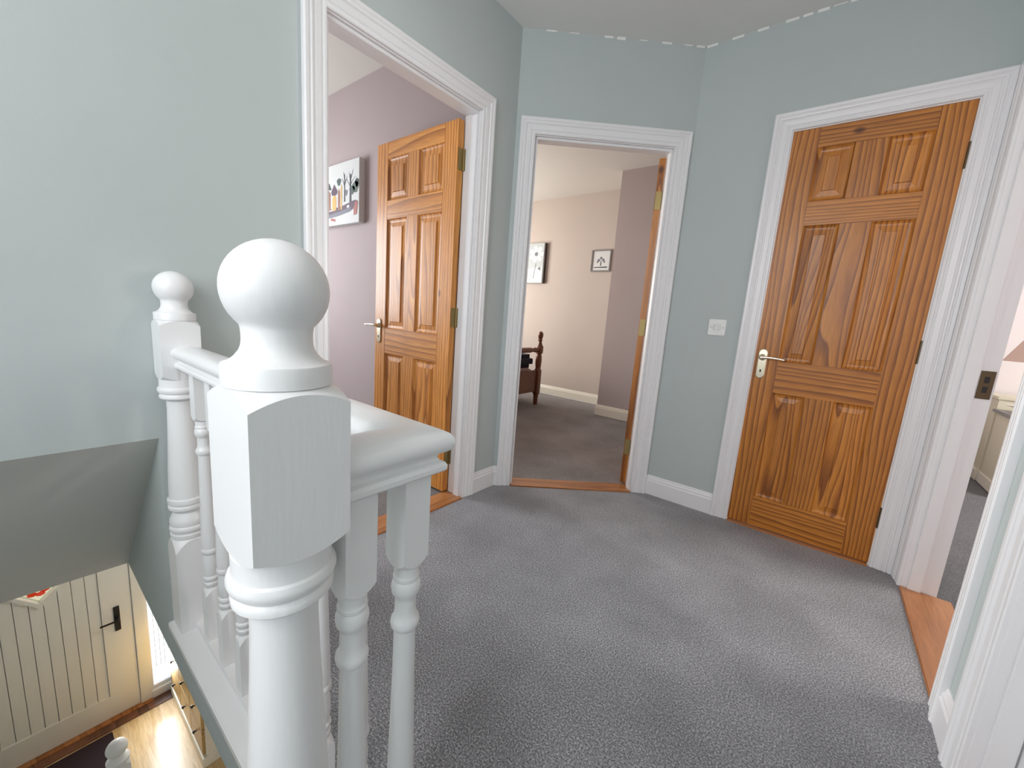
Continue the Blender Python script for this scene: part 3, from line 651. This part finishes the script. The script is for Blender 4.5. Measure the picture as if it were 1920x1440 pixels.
# frame and sidelight
fr = empty('trim_12', (XH, 0, ZH))
box('jamb', (-0.10, 0.022, DY1+0.004, 0.560, 0, 2.10), 'cream_door', fr, 0.003); box('jamb', (-0.10, 0.022, DY0-0.06, DY0-0.004, 0, 2.10), 'cream_door', fr, 0.003)
box('head', (-0.10, 0.022, DY0-0.06, SY1, 2.054, 2.10), 'cream_door', fr, 0.003)
box('sill', (-0.14, 0.03, 0.560, SY1, 0.0, 0.075), 'trim', fr, 0.003); box('jamb', (-0.10, 0.022, 0.72, SY1, 0.075, 2.10), 'cream_door', fr, 0.003)
box('draught_bar', (-0.10, 0.06, DY0, 0.560, 0, 0.010), 'thresh', fr, 0.002)
tag(fr, 'cream frame around the front door and its sidelight', 'door frame', kind='structure')
wn = empty('window_1', (XH, 0.64, ZH+0.075))
box('glazing_bead', (-0.04, 0.0, -0.08, 0.08, 0, 0.028), 'trim', wn, 0.002); box('glazing_bead', (-0.04, 0.0, -0.08, -0.062, 0.028, 1.97), 'trim', wn, 0.002); box('glazing_bead', (-0.04, 0.0, 0.062, 0.08, 0.028, 1.97), 'trim', wn, 0.002)
box('pane', (-0.022, -0.018, -0.062, 0.062, 0.028, 1.97), 'glass', wn)
bm = bmesh.new()
for yy in (-0.03, 0.0, 0.03): bx(bm, -0.0175, -0.0160, yy-0.0012, yy+0.0012, 0.2, 1.97)
for zz in (0.2, 0.45, 0.7, 0.95): bx(bm, -0.0175, -0.0160, -0.045, 0.045, zz-0.0012, zz+0.0012)
finish('leading', bm, 'frame_grey', wn)
tag(wn, 'tall narrow leaded sidelight beside the front door', 'window', kind='structure')
tag(box('ground', (-16, XH-0.15, -8, 8, ZH-0.25, ZH-0.10), 'paving'), 'pale paving outside the front door', 'paving', kind='structure')
# strip of darker floor edging at the front door
M['walnut'] = pine('dark_walnut_strip', (0.22, 0.09, 0.05), (0.16, 0.065, 0.035), (0.09, 0.035, 0.02), False, 0.35, 0.2, 0.7, False)
tag(box('trim_13', (XH+0.03, XH+0.14, YG, 0.85, ZH, ZH+0.006), 'walnut', None, 0.002), 'red-brown wood strip along the front door', 'threshold', kind='structure')
bm = bmesh.new(); bx(bm, -0.34, 0.34, -0.46, 0.46, 0, 0.012, 0.004)
tag(finish('doormat', bm, 'mat', None, (XH+0.50, -0.175, ZH+0.001)), 'dark maroon doormat in front of the front door', 'doormat')

# hall sideboard
sb = empty('sideboard', (-3.69, 0.90, ZH)); hw, hd_ = 0.455, 0.20
box('plinth', (-hw-0.012, hw+0.012, -hd_-0.024, hd_, 0, 0.085), 'cream_skirt', sb, 0.004)
box('carcass', (-hw, hw, -hd_, hd_, 0.085, 0.80), 'cream_skirt', sb, 0.003)
box('top_board', (-hw-0.02, hw+0.02, -hd_-0.03, hd_+0.01, 0.80, 0.825), 'hallpine', sb, 0.006)
for i in range(3):
    for j in range(3):
        x0_ = -hw+0.012+i*(2*hw-0.018)/3; x1_ = x0_+(2*hw-0.036)/3; z0_ = 0.098+j*0.232
        dr = box('drawer', (x0_, x1_, -hd_-0.018, -hd_-0.0005, z0_, z0_+0.222), 'hallpine', sb, 0.003)
        lathe('knob', [(0.006, 0), (0.006, 0.010), (0.013, 0.016), (0.012, 0.022), (0.005, 0.025)], 'black', dr, (0, -0.009, 0), 14, rot=(PI/2, 0, 0))
tag(sb, 'cream hall sideboard with pine drawer fronts and dark knobs, below the banister', 'sideboard')

# ------------------------------------------------------------ light switch
sw = empty('light_switch', (-0.4955, YC, 1.052))
box('switch_plate', (-0.043, 0.043, -0.008, 0, -0.043, 0.043), 'plastic', sw, 0.003)
for dx, dzz, a in ((-0.017, 0, 0), (0.017, 0, 0), (0, 0.014, 0), (0, -0.014, 0)):
    bm = bmesh.new(); bx(bm, -0.006, 0.006, -0.003, 0.003, -0.009, 0.009, 0.0015); finish('rocker', bm, 'plastic', sw, (dx, -0.0095, dzz), (0.12, 0, 0))
for dx in (-0.032, 0.032): box('screw', (dx-0.0022, dx+0.0022, -0.0088, -0.0078, -0.0022, 0.0022), 'grey_plastic', sw)
for dx, dzz in ((-0.014, 0.012), (0.014, 0.012), (-0.014, -0.013), (0.014, -0.013)):
    box('rocker_gap', (dx-0.003, dx+0.003, -0.0086, -0.0080, dzz-0.0012, dzz+0.0012), 'grey_plastic', sw)
tag(sw, 'square white light switch on the duck egg wall left of the closed door', 'light switch')

# ------------------------------------------------------------ pictures
def blob(bm, pts, y, mi): f = bm.faces.new([bm.verts.new((p[0], y, p[1])) for p in pts]); f.material_index = mi
# village scene canvas in the left bedroom
pa = empty('canvas_picture', (-2.90, 1.62, 1.790)); w2, h2 = 0.270, 0.205
box('canvas', (-w2, w2, -0.045, 0, -h2, h2), 'canvas', pa, 0.002)
bm = bmesh.new(); y = -0.0456
def X(u): return -w2+2*w2*u
def Z(v): return -h2+2*h2*v
mats = ['p_yellow', 'p_rust', 'p_dark', 'p_green', 'p_plum', 'p_grey', 'p_red', 'p_pale']
def poly(pts, mi, lay=0): blob(bm, [(X(u), Z(v)) for u, v in pts], y-0.0002*lay, mi)
poly([(.10, .26), (.60, .30), (.90, .36), (.97, .34), (.96, .26), (.80, .20), (.45, .17), (.12, .15)], 4, 1)
poly([(.20, .18), (.55, .22), (.82, .26), (.80, .19), (.45, .14), (.20, .13)], 5, 2)
for (c0, wd, top, mi) in ((.12, .10, .62, 6), (.26, .09, .60, 1), (.40, .10, .52, 0), (.52, .05, .60, 1), (.58, .035, .66, 0)):
    poly([(c0-wd/2, .24), (c0+wd/2, .25), (c0+wd/2, top-.06), (c0, top), (c0-wd/2, top-.07)], mi, 3)
poly([(.32, .56), (.40, .68), (.49, .55), (.45, .50), (.35, .50)], 4, 4); poly([(.20, .62), (.27, .72), (.33, .60)], 2, 4)
for (c0, v0, v1, wd) in ((.80, .34, .78, .022), (.66, .36, .80, .014)): poly([(c0-wd, v0), (c0+wd, v0), (c0+wd*.35, v1), (c0-wd*.35, v1)], 2, 5)
for (ua, va, ub, vb) in ((.80, .58, .70, .72), (.80, .62, .90, .72), (.80, .66, .76, .82), (.80, .70, .86, .84), (.66, .6, .60, .74), (.66, .64, .72, .76), (.66, .7, .63, .84), (.90, .72, .95, .70)):
    poly([(ua, va), (ua+.012, va), (ub+.005, vb), (ub, vb)], 2, 5)
for (c0, v0, rx, ry, mi) in ((.92, .56, .07, .09, 3), (.84, .52, .06, .07, 3), (.52, .70, .05, .06, 3), (.95, .62, .04, .07, 2), (.70, .5, .03, .05, 5)):
    poly([(c0+rx*math.cos(t)*(1+.25*math.sin(3*t)), v0+ry*math.sin(t)) for t in [2*PI*j/12 for j in range(12)]], mi, 4)
poly([(.88, .12), (.95, .13), (.98, .32), (.92, .34), (.88, .24)], 6, 6); poly([(.30, .09), (.42, .06), (.44, .10), (.32, .13)], 6, 3); poly([(.28, .24), (.36, .25), (.36, .27), (.28, .26)], 7, 7); poly([(.72, .25), (.78, .26), (.77, .30), (.72, .29)], 7, 7)
finish('painted_scene', bm, mats, pa)
tag(pa, 'pale canvas of a village with bare trees and a yellow house, on the mauve wall', 'picture')
# flower canvas
pb = empty('canvas_picture', (-3.325, 4.65, 1.76)); w2, h2 = 0.155, 0.262
box('canvas', (-w2, w2-0.012, -0.045, 0, -h2, h2), 'p_teal', pb, 0.002); box('canvas_side', (w2-0.012, w2+0.004, -0.043, 0, -h2, h2), 'dark_edge', pb)
bm = bmesh.new(); y = -0.0456; cx_, cz_ = 0.02, 0.12
for i in range(7):
    a = 2*PI*i/7
    pts = [(cx_+math.cos(a)*0.02, cz_+math.sin(a)*0.02)]+[(cx_+math.cos(a+t)*r, cz_+math.sin(a+t)*r*0.9) for t, r in ((-.42, .07), (-.3, .11), (0, .125), (.3, .11), (.42, .07))]
    blob(bm, [(max(-w2+.003, min(w2-.015, p)), q) for p, q in pts], y-0.0002*(i % 3), 0)
blob(bm, [(cx_+0.026*math.cos(t), cz_+0.026*math.sin(t)) for t in [2*PI*j/12 for j in range(12)]], y-0.0008, 1)
blob(bm, [(-.14, -.08), (.13, -.04), (.13, -.25), (-.14, -.25)], y, 2); blob(bm, [(.02, .0), (.03, .0), (.0, -.2), (-.012, -.2)], y-.0004, 3)
blob(bm, [(.05, -.07), (.10, -.04), (.11, -.10)], y-.0006, 3)
finish('painted_flower', bm, ['p_pale', 'p_grey', 'p_pale', 'p_grey'], pb)
tag(pb, 'tall canvas of a white flower on the blush wall of the middle bedroom', 'picture')
# small framed tree print
pc = empty('framed_picture', (-2.352, 4.65, 1.776)); w2, h2 = 0.130, 0.130
for b2 in ((-w2, w2, h2-.016, h2), (-w2, w2, -h2, -h2+.016), (-w2, -w2+.016, -h2+.016, h2-.016), (w2-.016, w2, -h2+.016, h2-.016)):
    box('frame_side', (b2[0], b2[1], -0.022, 0, b2[2], b2[3]), 'frame_grey', pc, 0.002)
box('print', (-w2+.016, w2-.016, -0.010, 0, -h2+.016, h2-.016), 'canvas', pc)
bm = bmesh.new(); y = -0.0104
blob(bm, [(-.008, -.06), (.008, -.06), (.005, .0), (-.005, .0)], y, 0); blob(bm, [(-.09, -.075), (.09, -.07), (.09, -.085), (-.09, -.085)], y, 0)
for c0, v0, r in ((-.03, .005, .018), (.0, .03, .018), (.03, .008, .018), (.045, -.015, .012), (-.045, -.015, .012)):
    blob(bm, [(c0+r*math.cos(t), v0+r*math.sin(t)) for t in [2*PI*j/8 for j in range(8)]], y-.0003, 1)
finish('printed_tree', bm, ['p_dark', 'p_grey'], pc)
tag(pc, 'small square grey-framed tree print beside the chimney breast', 'picture')

# ------------------------------------------------------------ bed in the middle bedroom
bd = empty('bed', (-2.68, 3.25, 0)); LB_, WB = 2.0, 0.70
POST = [(0.024, 0.0), (0.026, 0.02), (0.028, 0.10), (0.034, 0.125), (0.036, 0.13), (0.048, 0.135), (0.048, 0.42), (0.036, 0.425), (0.030, 0.44), (0.034, 0.47), (0.038, 0.52), (0.034, 0.58), (0.028, 0.61), (0.040, 0.62), (0.043, 0.63), (0.043, 0.70), (0.034, 0.712), (0.024, 0.735), (0.019, 0.76), (0.030, 0.772), (0.020, 0.785), (0.028, 0.805), (0.033, 0.835), (0.027, 0.862), (0.008, 0.878)]
for x in (0, -LB_):
    for yy in (-WB, WB):
        lathe('bed_post', POST, 'bedwood', bd, (x, yy, 0), 20, 0.036, 35)
    def rail(z, r, nm): 
        o = lathe(nm, [(r*.7, -WB+.03), (r, -WB+.10), (r*.6, -WB+.13), (r, -WB+.18), (r*1.15, 0), (r, WB-.18), (r*.6, WB-.13), (r, WB-.10), (r*.7, WB-.03)], 'bedwood', bd, (x, 0, z), 16, rot=(-PI/2, 0, 0)); return o
    rail(0.660, 0.030, 'top_rail')
    box('bed_end_panel', (x-0.012, x+0.012, -WB+.03, WB-.03, 0.16, 0.42), 'bedwood', bd, 0.003)
for yy in (-WB, WB): box('side_rail', (-LB_+.03, -.03, yy-.012, yy+.012, 0.18, 0.32), 'bedwood', bd, 0.003)
box('mattress', (-LB_+.03, -.05, -WB+.03, WB-.03, 0.24, 0.46), 'sheet', bd, 0.04)
box('duvet', (-LB_+.3, -.035, -WB-.03, WB-.02, 0.44, 0.60), 'navy', bd, 0.05)
tag(bd, 'dark stained wooden bed with turned posts and navy bedding in the middle bedroom', 'bed')

# ------------------------------------------------------------ right bedroom furniture
ch = empty('chest_of_drawers', (1.40, 4.52, 0))
box('plinth', (-0.31, 0.31, -0.24, 0.22, 0, 0.09), 'cream_skirt', ch, 0.006); box('carcass', (-0.30, 0.30, -0.215, 0.22, 0.09, 0.572), 'cream', ch, 0.003)
box('top_board', (-0.325, 0.325, -0.245, 0.23, 0.572, 0.595), 'frame_grey', ch, 0.004)
for j in range(3):
    dr = box('drawer', (-0.293, 0.293, -0.232, -0.2155, 0.100+j*0.158, 0.250+j*0.158), 'white', ch, 0.003)
    for dx in (-0.255, 0.20): lathe('knob', [(0.006, 0), (0.006, 0.010), (0.015, 0.016), (0.014, 0.024), (0.005, 0.028)], 'black', dr, (dx, -0.008, 0), 14, rot=(PI/2, 0, 0))
tag(ch, 'white chest of drawers with black knobs glimpsed through the right doorway', 'chest of drawers')
bn = empty('storage_bench', (1.50, 4.96, 0))
box('plinth', (-0.42, 0.42, -0.19, 0.20, 0, 0.09), 'cream_skirt', bn, 0.006); box('carcass', (-0.40, 0.40, -0.18, 0.20, 0.09, 0.665), 'cream', bn, 0.003); box('lid', (-0.41, 0.41, -0.19, 0.205, 0.665, 0.690), 'cream', bn, 0.005)
tag(bn, 'cream painted storage box behind the white chest in the right bedroom', 'storage box')
ds = empty('footed_dish', (1.165, 4.43, 0.595))
lathe('dish', [(0.045, 0), (0.045, 0.006), (0.014, 0.012), (0.012, 0.040), (0.060, 0.052), (0.096, 0.062), (0.100, 0.066), (0.096, 0.068), (0.060, 0.058), (0.001, 0.052)], 'chrome', ds, seg=32)
tag(ds, 'round chrome footed dish on the white chest in front of the lamp', 'dish')
lp = empty('table_lamp', (1.215, 4.62, 0.595))
lathe('lamp_base', [(0.072, 0), (0.075, 0.006), (0.070, 0.012), (0.030, 0.022), (0.014, 0.035), (0.011, 0.08), (0.020, 0.10), (0.026, 0.12), (0.020, 0.14), (0.010, 0.16), (0.010, 0.39)], 'chrome', lp, seg=28)
o = lathe('lamp_shade', [(0.185, 0.375), (0.080, 0.60), (0.078, 0.60), (0.182, 0.375)], 'shade', lp, seg=40, cap=False)
tag(lp, 'chrome table lamp with a blush tapered shade on the white chest', 'lamp')

# pendants added to carry fill light: landing behind the camera, hall behind the soffit
m_, nt_, b_ = base('fill_cap_glow', 0.4, (0.9, 0.9, 0.88)); b_.inputs['Emission Color'].default_value = (1, 0.96, 0.9, 1); b_.inputs['Emission Strength'].default_value = 1.5; M['cap_glow'] = m_
for (x, y, z, zc_, lab) in ((-0.36, -1.02, 2.08, 2.5, 'small white pendant added for fill light over the landing behind the camera'), (-3.35, 1.25, -0.60, ZG, 'small white pendant added for fill light in the downstairs hall under the landing')):
    e = empty('fill_pendant', (x, y, zc_))
    lathe('ceiling_rose', [(0.045, 0), (0.045, -0.012), (0.012, -0.022), (0.004, -0.026)], 'plastic', e, seg=20)
    lathe('flex', [(0.003, -0.02), (0.003, z-zc_+0.15)], 'plastic', e, seg=8)
    # small glowing ring cap above the added point light
    lathe('fill_cap', [(0.02, z-zc_+0.155), (0.05, z-zc_+0.150), (0.05, z-zc_+0.140), (0.018, z-zc_+0.140)], 'cap_glow', e, seg=24)
    tag(e, lab, 'pendant lamp')
# ------------------------------------------------------------ windows that light the rooms
def window(idx, c, w_, h_, rz, label):
    e = empty('window_%d' % idx, c, rz)
    f = 0.05
    for b2 in ((-w_/2, w_/2, h_/2-f, h_/2), (-w_/2, w_/2, -h_/2, -h_/2+f), (-w_/2, -w_/2+f, -h_/2+f, h_/2-f), (w_/2-f, w_/2, -h_/2+f, h_/2-f), (-f/2, f/2, -h_/2+f, h_/2-f)):
        box('window_frame', (b2[0], b2[1], -0.03, 0.03, b2[2], b2[3]), 'trim', e, 0.003)
    box('pane', (-w_/2+f, -f/2, -0.004, 0.004, -h_/2+f, h_/2-f), 'glass', e); box('pane', (f/2, w_/2-f, -0.004, 0.004, -h_/2+f, h_/2-f), 'glass', e)
    tag(e, label, 'window', kind='structure')
window(2, (-0.45, YW-0.05, 1.60), 1.6, 1.34, 0, 'white window over the stairs, behind the camera')
window(3, (XH-0.05, 0.45, 1.45), 1.1, 1.1, PI/2, 'white window of the left bedroom, out of view')
window(4, (-4.95, 3.2, 1.475), 1.4, 1.25, PI/2, 'white window of the middle bedroom, out of view')
window(5, (3.45, 3.6, 1.475), 1.4, 1.25, PI/2, 'white window of the right bedroom, out of view')
